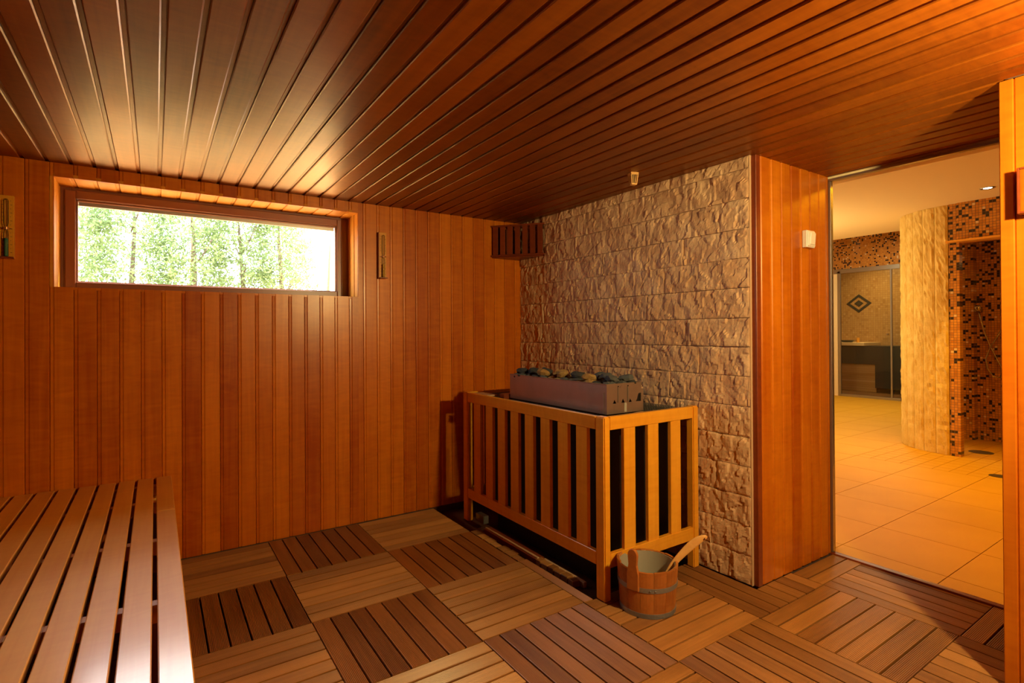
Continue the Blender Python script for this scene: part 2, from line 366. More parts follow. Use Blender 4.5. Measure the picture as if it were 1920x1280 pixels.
# ------------------------------------------------------------------ split-face stone wall
def stone_mesh(y0, y1, z0, z1, seed, hollow=0):
    L, H = y1 - y0, z1 - z0
    nu, nv = max(4, int(L / .010)), max(4, int(H / .010))
    v = []; f = []
    sx = seed * 7.13; off = ((seed * 12.9898) % 1 - .5) * .006
    for j in range(nv + 1):
        for i in range(nu + 1):
            u, t = L * i / nu, H * j / nv
            p = Vector((u * 9 + sx, t * 7, seed)); q = Vector((u * 26 + sx, t * 15, seed))
            q += Vector((noise.noise(q * .7), noise.noise(q * .7 + Vector((5, 5, 5))), 0)) * .6
            c0 = noise.voronoi(q)[1][0]; hs = noise.cell_vector(c0 * 7.7 + Vector((.3, .3, .3)))
            d = noise.noise(p) * .008 + (hs.x - .5) * .007 + (q.x - c0.x) * (hs.y - .5) * .015 + (q.y - c0.y) * (hs.z - .5) * .012 + noise.noise(Vector((u * 60 + sx, t * 45, seed))) * .002
            e = min(u, L - u, t, H - t)
            base = .022 + off + max(-.013, d)
            if e <= 0: base = max(.013, base * .85); u += .001 * (1 if u == 0 else (-1 if i == nu else 0)); t += .001 * (1 if j == 0 else (-1 if j == nv else 0))
            elif e < .016: base = base * .97
            v.append((u, t, base))
    for j in range(nv):
        for i in range(nu):
            a = j * (nu + 1) + i; f.append((a, a + 1, a + nu + 2, a + nu + 1))
    n0 = len(v)
    ring = [i for i in range(nu + 1)] + [j * (nu + 1) + nu for j in range(1, nv + 1)] + [nv * (nu + 1) + i for i in range(nu - 1, -1, -1)] + [j * (nu + 1) for j in range(nv - 1, 0, -1)]
    for r in ring: v.append((v[r][0], v[r][1], -.012))
    m = len(ring)
    for q in range(m): f.append((ring[q], n0 + q, n0 + (q + 1) % m, ring[(q + 1) % m]))
    me = mesh('stone', v, f); me.materials.append(M['ashlar']); return me
CZ = [0, .155, .317, .475, .635, .795, .961, 1.125, 1.286, 1.444, 1.608, 1.769, 1.93, 2.092, 2.254, HC]
JT = {13: [2.628, 3.352], 12: [2.389, 3.1], 11: [2.098, 2.796, 3.4], 10: [2.245, 2.659, 3.098], 9: [2.38, 2.942, 3.5], 8: [2.067, 3.074, 3.522],
      7: [1.992, 2.384, 3.098], 6: [2.207, 2.75, 3.3], 5: [1.795, 2.3, 2.9], 4: [1.937, 2.45, 3.0], 3: [1.877, 2.4, 3.0, 3.5], 2: [2.1, 2.7, 3.2],
      1: [1.915, 2.5, 3.1], 0: [2.05, 2.6, 3.3], 14: [2.2, 2.9, 3.5]}
sw = boxes('wall_stone', [((XR + .009, YN1 + .028, 0), (XR + .031, YB + FT, HC + .01))], 'ashlar_edge', kind='structure')
for c in range(15):
    js = [1.668] + JT[c] + [YB]
    for a, b in zip(js, js[1:]):
        # local x -> +y mirrored : local (u,t,n) -> world y = b-u, z, x = XR - n
        me = stone_mesh(a + .0004, b - .0004, CZ[c] + .0005, CZ[c + 1] - .0005, c * 5.3 + a * 3.1)
        link('stone', me, None, sw, frame_axes((XR + .018, b - .0004, CZ[c] + .0005), -Y, Z, -X))
slab('mortar_edge', (XR + .002, 1.664, 0), (XR + .022, 1.668, HC), 'clay', sw)

# ------------------------------------------------------------------ window
w1 = empty('window_1', (.383, 4.08, 1.636), kind='structure')
fx0, fx1, fz0, fz1, fy = -.461, 1.227, 1.636, 2.247, 4.08
for n, a, b in (('frame', (fx0 - .014, fy, fz0), (fx0 + .05, fy + .07, fz1 + .012)), ('frame', (fx1 - .05, fy, fz0), (fx1 + .014, fy + .07, fz1 + .012)),
                ('frame', (fx0 + .05, fy, fz1 - .04), (fx1 - .05, fy + .07, fz1 + .012)), ('frame', (fx0 + .05, fy, fz0), (fx1 - .05, fy + .07, fz0 + .022))):
    slab(n, a, b, 'frame_brown', w1, .003)
sx0, sx1, sz0, sz1 = fx0 + .022, fx1 - .056, fz0 + .012, fz1 - .018
for a, b in (((sx0, fy - .022, sz0), (sx0 + .05, fy + .03, sz1)), ((sx1 - .03, fy - .022, sz0), (sx1, fy + .03, sz1)),
             ((sx0 + .05, fy - .022, sz1 - .05), (sx1 - .03, fy + .03, sz1)), ((sx0 + .05, fy - .022, sz0), (sx1 - .03, fy + .03, sz0 + .038))):
    slab('sash', a, b, 'frame_brown', w1, .004)
for a, b in (((sx0 + .05, fy - .002, sz0 + .038), (sx0 + .058, fy + .028, sz1 - .05)), ((sx1 - .038, fy - .002, sz0 + .038), (sx1 - .03, fy + .028, sz1 - .05)),
             ((sx0 + .058, fy - .002, sz1 - .060), (sx1 - .038, fy + .028, sz1 - .05)), ((sx0 + .058, fy - .002, sz0 + .038), (sx1 - .038, fy + .028, sz0 + .044))):
    slab('glazing_bead', a, b, 'frame_brown', w1, .002)
slab('blind_rail', (sx0 + .058, fy + .03, sz1 - .082), (sx1 - .038, fy + .045, sz1 - .056), 'alu', w1, .002)
slab('pane', (sx0 + .052, fy + .012, sz0 + .040), (sx1 - .032, fy + .018, sz1 - .052), 'glass', w1)
# reveal cladding, parts of the back wall
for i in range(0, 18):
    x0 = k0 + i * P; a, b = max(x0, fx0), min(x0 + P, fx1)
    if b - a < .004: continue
    plank(wb, .25, (x0, YB + .0005, 2.245 + FT), Y, X, -Z, 'daylit_reveal_wood', a - x0, b - x0, 'reveal_plank')
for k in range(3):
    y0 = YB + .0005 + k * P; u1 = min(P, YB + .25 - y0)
    plank(wb, .609, (fx0 - FT, y0 + P, 1.636), Z, -Y, X, 'daylit_reveal_wood', P - u1, P, 'reveal_plank')
    plank(wb, .609, (fx1 + FT, y0, 1.636), Z, Y, -X, 'daylit_reveal_wood', 0, u1, 'reveal_plank')
slab('sill_board', (fx0, YB + .002, 1.622), (fx1, fy, 1.636), 'wall_wood', wb, .001)

# ------------------------------------------------------------------ deck tiles on the floor
RIBC = {}
def ribboard(a, b, z, axis, parent):
    L, W = (b[0] - a[0], b[1] - a[1]) if axis == 'x' else (b[1] - a[1], b[0] - a[0])
    k = (round(L, 3), round(W, 3))
    if k not in RIBC:
        n = max(2, round(W / .0064)); pr = [(-W / 2, -.02), (-W / 2, -.0016)]
        for q in range(n):
            u = -W / 2 + W * q / n; s_ = W / n
            pr += [(u + s_ * .28, 0), (u + s_ * .62, 0), (u + s_ * .98, -.0022)]
        pr[-1] = (W / 2, -.0016); pr.append((W / 2, -.02)); m = len(pr)
        v = [(-L / 2, y_, z_) for y_, z_ in pr] + [(L / 2, y_, z_) for y_, z_ in pr]
        f = [list(range(m)), list(range(2 * m - 1, m - 1, -1))] + [[t, t + m, (t + 1) % m + m, (t + 1) % m] for t in range(m)]
        me = mesh('board', v, f); bm = bmesh.new(); bm.from_mesh(me); bmesh.ops.recalc_face_normals(bm, faces=bm.faces); bm.to_mesh(me); bm.free()
        me.materials.append(M['deck_wood']); RIBC[k] = me
    return link('board', RIBC[k], None, parent, Matrix.Translation(((a[0] + b[0]) / 2, (a[1] + b[1]) / 2, z)) @ AXM[axis])
TX, TY = .595, .588
x_t0, y_t0 = .02, 3.225
def clip(a, b):
    cx = (a[0] + b[0]) / 2; cy = (a[1] + b[1]) / 2
    lim = []
    if cx > XR + .0:
        y0, y1 = (YN0 + .002 if cx > 2.69 else YF), YN1 - .006
        lim = (a[0], max(a[1], y0), min(b[0], XD - .012), min(b[1], y1))
    elif b[0] > XR and cy > YN1: lim = (a[0], a[1], XR - .022, min(b[1], YB - .004))
    elif b[0] > 2.69 and cy < YN0: lim = (a[0], a[1], 2.688, b[1])
    else: lim = (max(a[0], XL), max(a[1], YF), min(b[0], XD - .012), min(b[1], YB - .003))
    return lim if lim[2] - lim[0] > .012 and lim[3] - lim[1] > .012 else None
for i in range(-2, 6):
    for j in range(-6, 1):
        x0, y0 = x_t0 + i * TX, y_t0 + j * TY
        if x0 > 2.6 and y0 > YN1: continue
        if x0 > 2.9 and y0 + TY < YN0 + .02: continue
        pit = i >= 3 and j >= -2
        bs = []
        for k in range(7):
            g = .0045
            if (i + j) % 2:   # boards along y
                a = (x0 + k * TX / 7 + g, y0 + .0015); b = (x0 + (k + 1) * TX / 7 - g, y0 + TY - .0015)
            else:
                a = (x0 + .0015, y0 + k * TY / 7 + g); b = (x0 + TX - .0015, y0 + (k + 1) * TY / 7 - g)
            if pit:
                if (i > 3) or a[0] > 1.84: continue
                b = (min(b[0], 1.862 + random.uniform(-.02, .02)), b[1])
                if (i + j) % 2 and b[0] < x0 + .05: continue
            c = clip(a, b)
            if c: bs.append(c)
        if not bs: continue
        X0, Y0 = min(c[0] for c in bs), min(c[1] for c in bs); X1, Y1 = max(c[2] for c in bs), max(c[3] for c in bs)
        if (i + j) % 2: bat = [((X0 + .004, yy, -.05), (X1 - .004, yy + .03, -.0205)) for yy in (Y0 + .01, (Y0 + Y1) / 2 - .015, Y1 - .04) if yy + .03 < Y1]
        else: bat = [((xx, Y0 + .004, -.05), (xx + .03, Y1 - .004, -.0205)) for xx in (X0 + .01, (X0 + X1) / 2 - .015, X1 - .04) if xx + .03 < X1]
        if not bat: bat = [((X0 + .002, Y0 + .002, -.05), (X1 - .002, Y1 - .002, -.0205))]
        t = boxes('deck_tile', bat, 'dark_deck_wood', fl); WM[t.name] = Matrix()
        dz = random.uniform(-.0015, .0015)
        for c in bs:
            ribboard((c[0], c[1]), (c[2], c[3]), dz, 'y' if (i + j) % 2 else 'x', t)
# loose pieces left in the cut-away under the heater
for (a, b, m) in (((1.925, 2.62, -.05), (1.985, 3.24, -.012), 'dark_wood'), ((1.935, 2.62, -.012), (1.95, 3.24, -.004), 'clay'),
                  ((1.975, 2.24, -.055), (1.995, 2.62, -.02), 'clay')):
    slab('pit_strip', a, b, m, fl, .002)
for k in range(6):
    y = 2.27 + k * .062
    slab('pit_block', (1.925, y, -.05), (1.972, y + .052, -.014 + .003 * (k % 2)), 'deck_wood', fl, .002, rot=Matrix.Rotation(random.uniform(-.12, .12), 4, 'Z'))
slab('trim_1', (XD - .012, YN0, -.055), (XD + .03, YN1, .008), 'dark_wood', None, .002)['kind'] = 'structure'

# ------------------------------------------------------------------ sauna bench
be = empty('sauna_bench', (-.5, 2.0, 0), 'low slatted honey-coloured wooden bench with dark gaps, running up to the window wall', 'bench')
ZB = .518
for k in range(14):
    x1 = .080 - k * .0895
    x0 = x1 - .0755
    if x0 < XL: x0 = XL + .002
    if x1 - x0 < .02: break
    if k == 0:
        slab('slat', (x0, .7, ZB - .028), (x1, 3.088, ZB), 'bench_wood', be, .003)
        slab('slat', (x0, 3.091, ZB - .028), (x1, YB - .004, ZB), 'bench_wood', be, .003)
    else:
        slab('slat', (x0, .7, ZB - .028), (x1, YB - .004, ZB), 'bench_wood', be, .003)
for y in (.8, 1.45, 2.09, 2.73, 3.37, 3.74):
    slab('cross_rail', (XL + .01, y, ZB - .088), (.06, y + .045, ZB - .029), 'bench_wood', be, .002)
slab('front_rail', (.045, .72, ZB - .16), (.072, YB - .01, ZB - .089), 'bench_wood', be, .002)
slab('front_panel', (.048, .72, .03), (.068, YB - .01, ZB - .16), 'bench_wood', be, .002)  # unseen; closes the front so lamp light stays out of the slat gaps
for y in (.8, 2.2, 3.7):
    for x in (-.02, XL + .02):
        slab('leg', (x, y, 0), (x + .06, y + .06, ZB - .089), 'bench_wood', be, .002)

# ------------------------------------------------------------------ heater guard rail
gf = empty('heater_guard', (1.885, 1.98, 0), 'waist-high honey wood slatted guard fence around the stove', 'fence')
HT = .937
def post(x0, y0, x1, y1):
    bm = bmesh.new(); bmesh.ops.create_cube(bm, size=1)
    for v in bm.verts: v.co = (v.co.x * HT, v.co.y * (y1 - y0), v.co.z * (x1 - x0))
    bmesh.ops.bevel(bm, geom=[e for e in bm.edges], offset=.006, segments=2, affect='EDGES')
    me = bpy.data.meshes.new('post'); bm.to_mesh(me); bm.free()
    link('post', me, 'fence_wood', gf, Matrix.Translation(((x0 + x1) / 2, (y0 + y1) / 2, HT / 2)) @ AXM['z'])
post(1.885, 1.98, 1.93, 2.047); post(2.588, 1.98, 2.637, 2.03); post(1.885, 3.40, 1.93, 3.465)
slab('top_rail', (1.886, 2.047, .868), (1.915, 3.40, .935), 'fence_wood', gf, .002)
slab('bottom_rail', (1.886, 2.047, .172), (1.915, 3.40, .240), 'fence_wood', gf, .002)
slab('top_rail', (1.93, 1.982, .868), (2.588, 2.01, .936), 'fence_wood', gf, .002)
slab('bottom_rail', (1.93, 1.982, .165), (2.588, 2.01, .236), 'fence_wood', gf, .002)
slab('top_rail', (1.93, 3.43, .868), (2.637, 3.458, .936), 'fence_wood', gf, .002)
slab('bottom_rail', (1.93, 3.43, .165), (2.637, 3.458, .236), 'fence_wood', gf, .002)
for y in (3.315, 3.152, 2.998, 2.844, 2.685, 2.524, 2.362, 2.204):
    slab('slat', (1.891, y - .088, .238), (1.914, y, .870), 'fence_wood', gf, .0015)
for x in (2.033, 2.215, 2.400):
    slab('slat', (x, 1.986, .234), (x + .084, 2.008, .870), 'fence_wood', gf, .0015)
for x in (2.05, 2.24, 2.43):
    slab('slat', (x, 3.434, .234), (x + .084, 3.454, .870), 'fence_wood', gf, .0015)

# ------------------------------------------------------------------ heater
he = empty('sauna_heater', (2.3, 2.7, 0), 'steel sauna stove with long open stone box, standing inside the wooden guard fence', 'stove')
slab('cabinet', (2.04, 2.11, .10), (2.55, 3.36, .895), 'black_steel', he, .004)
slab('base_plinth', (2.08, 2.15, -.05), (2.5, 3.3, .10), 'black_steel', he, .002)
bx0, bx1, by0, by1, bz0, bz1 = 1.992, 2.257, 2.070, 2.997, .93, 1.092
slab('side_panel', (bx0, by0, bz0), (bx0 + .004, by1, bz1 - .002), 'steel', he)
slab('side_panel', (bx1 - .004, by0, bz0), (bx1, by1, bz1 - .002), 'steel', he)
slab('end_panel', (bx0 + .004, by1 - .004, bz0), (bx1 - .004, by1, bz1 - .002), 'steel', he)
def prism(name, pts, axis_o, d, mat, parent):
    # pts in (x,z) at y=axis_o, extruded by d along y
    n = len(pts); v = [(p[0], axis_o, p[1]) for p in pts] + [(p[0], axis_o + d, p[1]) for p in pts]
    f = [list(range(n)), list(range(2 * n - 1, n - 1, -1))] + [[i, i + n, (i + 1) % n + n, (i + 1) % n] for i in range(n)]
    me = mesh(name, v, f); bm = bmesh.new(); bm.from_mesh(me); bmesh.ops.recalc_face_normals(bm, faces=bm.faces); bm.to_mesh(me); bm.free()
    o = link(name, me, mat, None); o.parent = parent; o.matrix_local = WM[parent.name].inverted(); return o
# end panel with torn vents: lower band, three teeth, upper plate
xs = [2.036, 2.062, 2.088, 2.114, 2.140, 2.166, 2.192]
lower = [(bx0 + .004, bz0), (bx1 - .004, bz0), (bx1 - .004, .985), (bx0 + .004, .985)]
prism('end_panel', lower, by0, .004, 'steel', he)
up = [(bx0 + .004, .985), (2.036, .985), (2.049, 1.006), (2.062, .985), (2.100, .985), (2.113, 1.008), (2.126, .985), (2.155, .985), (2.168, 1.004), (2.181, .985),
      (2.212, .985), (2.222, 1.0), (2.232, 1.028), (2.242, 1.03), (bx1 - .004, 1.03), (bx1 - .004, bz1), (bx0 + .004, bz1)]
prism('end_panel', up, by0, .004, 'steel', he)
slab('vent_backing', (bx0 + .01, by0 + .012, .96), (bx1 - .01, by0 + .016, 1.05), 'black_steel', he)
for x in (2.072, 2.146):
    slab('slotted_tab', (x, by0 - .004, .99), (x + .007, by0 - .0005, 1.070), 'alu', he, .001)
    slab('rivet', (x + .0005, by0 - .005, 1.073), (x + .0065, by0 - .0005, 1.079), 'black_steel', he, .001)
slab('scale_streak', (2.122, by0 - .0012, .935), (2.140, by0 - .0002, .985), 'liner', he)
slab('rim', (bx0 - .004, by0, bz1 - .004), (bx0 + .006, by1, bz1), 'steel', he, .001)
slab('rim', (bx1 - .006, by0, bz1 - .004), (bx1 + .004, by1, bz1), 'steel', he, .001)
slab('corner_seam', (bx0 - .003, by0 + .02, bz0 + .0), (bx0, by0 + .028, bz1 - .045), 'alu', he, .001)
slab('side_bracket', (bx1 + .002, by0 + .01, bz0), (bx1 + .026, by0 + .014, bz1 - .04), 'steel', he)
slab('stone_tray', (bx0 + .006, by0 + .006, 1.02), (bx1 - .006, by1 - .006, 1.035), 'black_steel', he)
wl_ = [((1.918, 2.012 + k * .02, .916), (2.60, 2.0138 + k * .02, .9178)) for k in range(70)] + [((1.92 + k * .02, 2.012, .918), (1.9218 + k * .02, 3.40, .9198)) for k in range(35)]
boxes('wire_mesh_cover', wl_, 'wire', he, kind='stuff')
slab('cover_plate', (2.04, 2.012, .900), (2.60, 3.42, .906), 'black_steel', he)
slab('pale_board', (1.925, 3.20, .921), (2.02, 3.40, .931), 'clay', he, .001)
slab('pale_board', (2.16, 2.018, .921), (2.25, 2.052, .929), 'clay', he, .001, rot=Matrix.Rotation(.15, 4, 'Z'))
slab('rear_flange', (1.95, 3.01, .921), (2.5, 3.06, .955), 'dark_wood', he, .001)
bpy_tube = []
def tube(name, pts, r, mat, parent=None, n=8, cyclic=False, radii=None):
    v = []; f = []; m = len(pts); pts = [Vector(p) for p in pts]
    for i, p in enumerate(pts):
        a = pts[(i - 1) % m] if (i > 0 or cyclic) else p; b = pts[(i + 1) % m] if (i < m - 1 or cyclic) else p
        t = (b - a).normalized(); up = Vector((0, 0, 1)) if abs(t.z) < .9 else Vector((1, 0, 0))
        s = t.cross(up).normalized(); q = t.cross(s); rr = radii[i] if radii else r
        for k in range(n):
            an = 2 * math.pi * k / n; v.append(p + (s * math.cos(an) + q * math.sin(an)) * rr)
    for i in range(m if cyclic else m - 1):
        for k in range(n):
            a = i * n + k; b = i * n + (k + 1) % n; c = ((i + 1) % m) * n
            f.append((a, b, c + (k + 1) % n, c + k))
    if not cyclic: f += [list(range(n - 1, -1, -1)), [(m - 1) * n + k for k in range(n)]]
    me = mesh(name, v, f, True); o = link(name, me, mat, None)
    if parent is not None: o.parent = parent; o.matrix_local = WM[parent.name].inverted()
    return o
tube('brass_rod', [(1.945, 2.715, .25), (1.945, 2.715, .87)], .004, 'brass', he)  # rod standing in for the bright gold edge strip of the cabinet
slab('cable_box', (1.945, 3.28, .0), (1.99, 3.39, .055), 'alu', he, .002)

# stones heaped in the box: each its own thing
def rockmesh(seed, mat):
    bm = bmesh.new(); bmesh.ops.create_icosphere(bm, subdivisions=2, radius=1)
    for v in bm.verts:
        p = v.co.copy(); q = Vector((round(p.x * 1.6) / 1.6, round(p.y * 1.6) / 1.6, round(p.z * 1.4) / 1.4))
        v.co = (p * .72 + q * .3) * (1 + .35 * noise.noise(p * 1.3 + Vector((seed * 5, 1, 2))))
    me = bpy.data.meshes.new('rock'); bm.to_mesh(me); bm.free(); me.materials.append(M[mat]); return me
RM = {m: [rockmesh(s + 10 * i, m) for s in range(4)] for i, m in enumerate(('stone_grey', 'stone_dark', 'ochre_rock'))}
CN = {'stone_grey': 'mid grey rounded sauna stone', 'stone_dark': 'charcoal grey sauna stone', 'ochre_rock': 'ochre yellow flaking sauna stone'}
ORD = ['first', 'second', 'third', 'fourth', 'fifth', 'sixth', 'seventh', 'eighth', 'ninth', 'tenth', 'eleventh', 'twelfth', 'thirteenth']
def rockat(x, y, z, s, m, where, sc=(1, 1, .6)):
    o = bpy.data.objects.new('sauna_stone', random.choice(RM[m])); COL.objects.link(o)
    o.location = (x, y, z); o.rotation_euler = (random.uniform(-.3, .3), random.uniform(-.3, .3), random.uniform(0, 6.3))
    o.scale = (s * sc[0] * random.uniform(.85, 1.2), s * sc[1] * random.uniform(.85, 1.2), s * sc[2] * random.uniform(.85, 1.15))
    tag(o, CN[m] + ', ' + where, 'stone', 'sauna stones in the steel stove box')
for r in range(4):
    for c in range(13):
        x = bx0 + .044 + r * .058 + random.uniform(-.006, .006); y = by0 + .038 + c * .071 + random.uniform(-.008, .008)
        if y > by1 - .03: continue
        och = 2.40 < y < 2.82 and random.random() < .62 or (2.2 < y < 2.33 and r < 2)
        m = 'ochre_rock' if och else random.choice(('stone_grey', 'stone_dark', 'stone_grey'))
        rockat(x, y, 1.075 + random.uniform(-.003, .008), .037, m, ORD[c] + ' from the bucket end in the ' + ('front', 'second', 'third', 'rear')[r] + ' row')
TOPS = sorted(((2.05, 2.70, 'ochre_rock'), (2.1, 2.60, 'ochre_rock'), (2.06, 2.52, 'ochre_rock'), (2.13, 2.77, 'stone_dark'), (2.08, 2.84, 'stone_dark'),
                (2.1, 2.42, 'stone_dark'), (2.04, 2.26, 'ochre_rock'), (2.12, 2.2, 'stone_grey'), (2.16, 2.3, 'stone_grey'), (2.08, 2.12, 'stone_grey'), (2.18, 2.11, 'stone_grey'), (2.17, 2.66, 'ochre_rock'), (2.05, 2.93, 'stone_dark')), key=lambda q: q[1])
for k, (x, y, m) in enumerate(TOPS):
    rockat(x, y, 1.112, .042, m, ORD[k] + ' from the bucket end on top of the heap')

# ------------------------------------------------------------------ bucket and ladle
BC = Vector((2.05, 1.85, 0)); RB, RT, HB = .135, .150, .222
bu = empty('sauna_bucket', BC, 'wooden stave water bucket with two grey metal hoops, on the deck before the guard fence', 'bucket')
NS = 14
def stave(a0, a1, h, mat='bucket_wood', notch=0):
    v = []; f = []; n = 4; rows = 5
    for ir, dr in ((0, 0), (1, -.012)):
        for j in range(rows + 1):
            t = j / rows; z = .004 + (h - .004) * t; r = RB + (RT - RB) * min(1, z / HB) + dr
            for i in range(n + 1):
                a = a0 + (a1 - a0) * i / n; zz = z + (notch * math.sin(math.pi * (i / n)) if j == rows else 0)
                v.append((r * math.cos(a), r * math.sin(a), zz))
    w_ = n + 1; o = (rows + 1) * w_
    for j in range(rows):
        for i in range(n):
            a = j * w_ + i; f.append((a, a + 1, a + w_ + 1, a + w_)); a += o; f.append((a + w_, a + w_ + 1, a + 1, a))
    for j in range(rows):
        for i in (0, n):
            a = j * w_ + i; q = (a, a + w_, a + w_ + o, a + o); f.append(q if i == 0 else q[::-1])
    for i in range(n):
        a = rows * w_ + i; f.append((a, a + 1, a + 1 + o, a + o)); a = i; f.append((a + o, a + 1 + o, a + 1, a))
    return mesh('stave', v, f)
ear = math.radians(196)
for k in range(NS):
    a0 = ear + (k - .5) * 2 * math.pi / NS
    h = HB + random.uniform(-.002, .002)
    d = abs(((a0 + math.pi / NS - math.radians(130) + math.pi) % (2 * math.pi)) - math.pi)
    if d < .9: h += .012 * math.cos(d / .9 * math.pi / 2)
    link('stave', stave(a0 + .003, a0 + 2 * math.pi / NS - .003, h), 'bucket_wood', bu, Matrix.Translation(BC))
def earmesh():
    # rounded ear rising above the rim, slightly thicker than the staves
    pts = []
    for t in range(0, 13):
        an = math.pi * t / 12; pts.append((.025 * math.cos(an), .075 + .030 * math.sin(an)))
    prof = [(.030, -.09), (.030, -.01), (.021, .03)] + pts + [(-.021, .03), (-.030, -.01), (-.030, -.09)]
    n = len(prof); v = []; 
    for d in (0, .017):
        for s, z in prof: v.append((RT - .009 + d + (z) * .0 , s, HB + z))
    f = [list(range(n)), list(range(2 * n - 1, n - 1, -1))] + [[i, i + n, (i + 1) % n + n, (i + 1) % n] for i in range(n)]
    me = mesh('ear', v, f); bm = bmesh.new(); bm.from_mesh(me); bmesh.ops.recalc_face_normals(bm, faces=bm.faces)
    bmesh.ops.bevel(bm, geom=[e for e in bm.edges if abs((e.verts[0].co - e.verts[1].co).x) < 1e-6], offset=.002, segments=1, affect='EDGES'); bm.to_mesh(me); bm.free(); return me
link('ear', earmesh(), 'bucket_wood', bu, Matrix.Translation(BC) @ Matrix.Rotation(ear, 4, 'Z'))
def ring(name, r0, r1, z0, z1, th, mat, parent, loc, n=48):
    v = []; f = []
    for k in range(n):
        c, s = math.cos(2 * math.pi * k / n), math.sin(2 * math.pi * k / n)
        for r, z in ((r0, z0), (r1, z1), (r1 - th, z1), (r0 - th, z0)): v.append((r * c, r * s, z))
    for k in range(n):
        for q in range(4):
            f.append((k * 4 + q, ((k + 1) % n) * 4 + q, ((k + 1) % n) * 4 + (q + 1) % 4, k * 4 + (q + 1) % 4))
    me = mesh(name, v, f); bm = bmesh.new(); bm.from_mesh(me); bmesh.ops.recalc_face_normals(bm, faces=bm.faces); bm.to_mesh(me); bm.free()
    me.polygons.foreach_set('use_smooth', [True] * len(me.polygons)); me.set_sharp_from_angle(angle=.6)
    return link(name, me, mat, parent, Matrix.Translation(loc))
rz = lambda z: RB + (RT - RB) * z / HB
ring('hoop', rz(0) + .003, rz(.022) + .003, .0, .022, .004, 'hoop', bu, BC)
ring('hoop', rz(.125) + .003, rz(.147) + .003, .125, .147, .004, 'hoop', bu, BC)
for k in range(2):
    a = ear + .55 + k * .16; r = rz(.136) + .004
    tube('rivet', [BC + Vector((r * math.cos(a), r * math.sin(a), .136)), BC + Vector(((r + .003) * math.cos(a), (r + .003) * math.sin(a), .136))], .004, 'hoop', bu)
def lathe(name, prof, mat, parent, loc, n=40):
    v = []; f = []; m = len(prof)
    for k in range(n):
        c, s = math.cos(2 * math.pi * k / n), math.sin(2 * math.pi * k / n)
        for r, z in prof: v.append((r * c, r * s, z))
    for k in range(n):
        for q in range(m - 1):
            f.append((k * m + q, ((k + 1) % n) * m + q, ((k + 1) % n) * m + q + 1, k * m + q + 1))
    me = mesh(name, v, f, True); bm = bmesh.new(); bm.from_mesh(me); bmesh.ops.remove_doubles(bm, verts=bm.verts, dist=1e-5); bmesh.ops.recalc_face_normals(bm, faces=bm.faces); bm.to_mesh(me); bm.free()
    me.polygons.foreach_set('use_smooth', [True] * len(me.polygons)); me.set_sharp_from_angle(angle=.7)
    return link(name, me, mat, parent, Matrix.Translation(loc) if not isinstance(loc, Matrix) else loc)
lathe('liner', [(0, .02), (RB - .02, .02), (RT - .0135, HB - .004), (RT - .0165, HB - .004), (RB - .024, .024), (0, .024)], 'liner', bu, BC)
# ladle: flat curved paddle handle leaning on the rim
def ladle():
    path = [(2.085, 1.83, .035), (2.12, 1.802, .156 - .03), (2.155, 1.777, .205), (2.19, 1.754, .248), (2.225, 1.731, .29), (2.255, 1.711, .318), (2.280, 1.694, .334), (2.303, 1.679, .342)]
    wd = [.010, .013, .016, .019, .023, .024, .018, .007]
    v = []; f = []; pts = [Vector(p) for p in path]
    nrm0 = Vector((.742, .67, 0))
    for i, p in enumerate(pts):
        a = pts[max(0, i - 1)]; b = pts[min(len(pts) - 1, i + 1)]; t = (b - a).normalized()
        s = t.cross(nrm0).normalized(); q = s.cross(t).normalized()
        for (u, h) in ((1, 0), (.7, 1), (-.7, 1), (-1, 0), (-.7, -1), (.7, -1)): v.append(p + s * wd[i] * u + q * .006 * h)
    n = 6
    for i in range(len(pts) - 1):
        for k in range(n):
            f.append((i * n + k, i * n + (k + 1) % n, (i + 1) * n + (k + 1) % n, (i + 1) * n + k))
    f += [list(range(n)), [(len(pts) - 1) * n + k for k in range(n - 1, -1, -1)]]
    me = mesh('handle', v, f); bm = bmesh.new(); bm.from_mesh(me); bmesh.ops.recalc_face_normals(bm, faces=bm.faces); bm.to_mesh(me); bm.free()
    return me
la = empty('ladle', (2.085, 1.83, .03), 'pale wooden ladle leaning in the water bucket, its flat curved handle sticking out', 'ladle')
hd = link('handle', ladle(), 'ladle_wood', la); 
md = hd.modifiers.new('s', 'SUBSURF'); md.levels = md.render_levels = 2
tube('hanging_hole', [(2.283, 1.683, .333), (2.279, 1.679, .333)], .0035, 'ink', la)
lathe('scoop', [(0, .0), (.03, .002), (.04, .02), (.042, .045), (.038, .045), (.036, .022), (0, .006)], 'ladle_wood', la, Vector((2.06, 1.86, .026)), 20)

# ------------------------------------------------------------------ corner shade
cs = empty('corner_shade', (2.5, 3.65, 2.0), 'red-brown slatted wooden lamp shade in the ceiling corner between planks and stone wall', 'lamp shade')
A, B_ = Vector((2.354, 3.822, 0)), Vector((2.652, 3.462, 0)); t = (B_ - A).normalized(); nn = Vector((-t.y, t.x, 0))
if nn.dot(Vector((-1, -1, 0))) < 0: nn = -nn
def along(name, s0, s1, z0, z1, d0, d1, mat, bev=.0015, vert=False):
    L = s1 - s0; W = d1 - d0; H = z1 - z0
    c = A + t * (s0 + s1) / 2 + nn * (d0 + d1) / 2 + Z * (z0 + z1) / 2
    if vert: me = boxmesh(H, L, W, bev, mat); mw = frame_axes(c, Z, t, Z.cross(t))
    else: me = boxmesh(L, W, H, bev, mat); mw = frame_axes(c, t, nn if t.cross(nn).z > 0 else -nn, Z)
    return link(name, me, None, cs, mw)
LL = (B_ - A).length
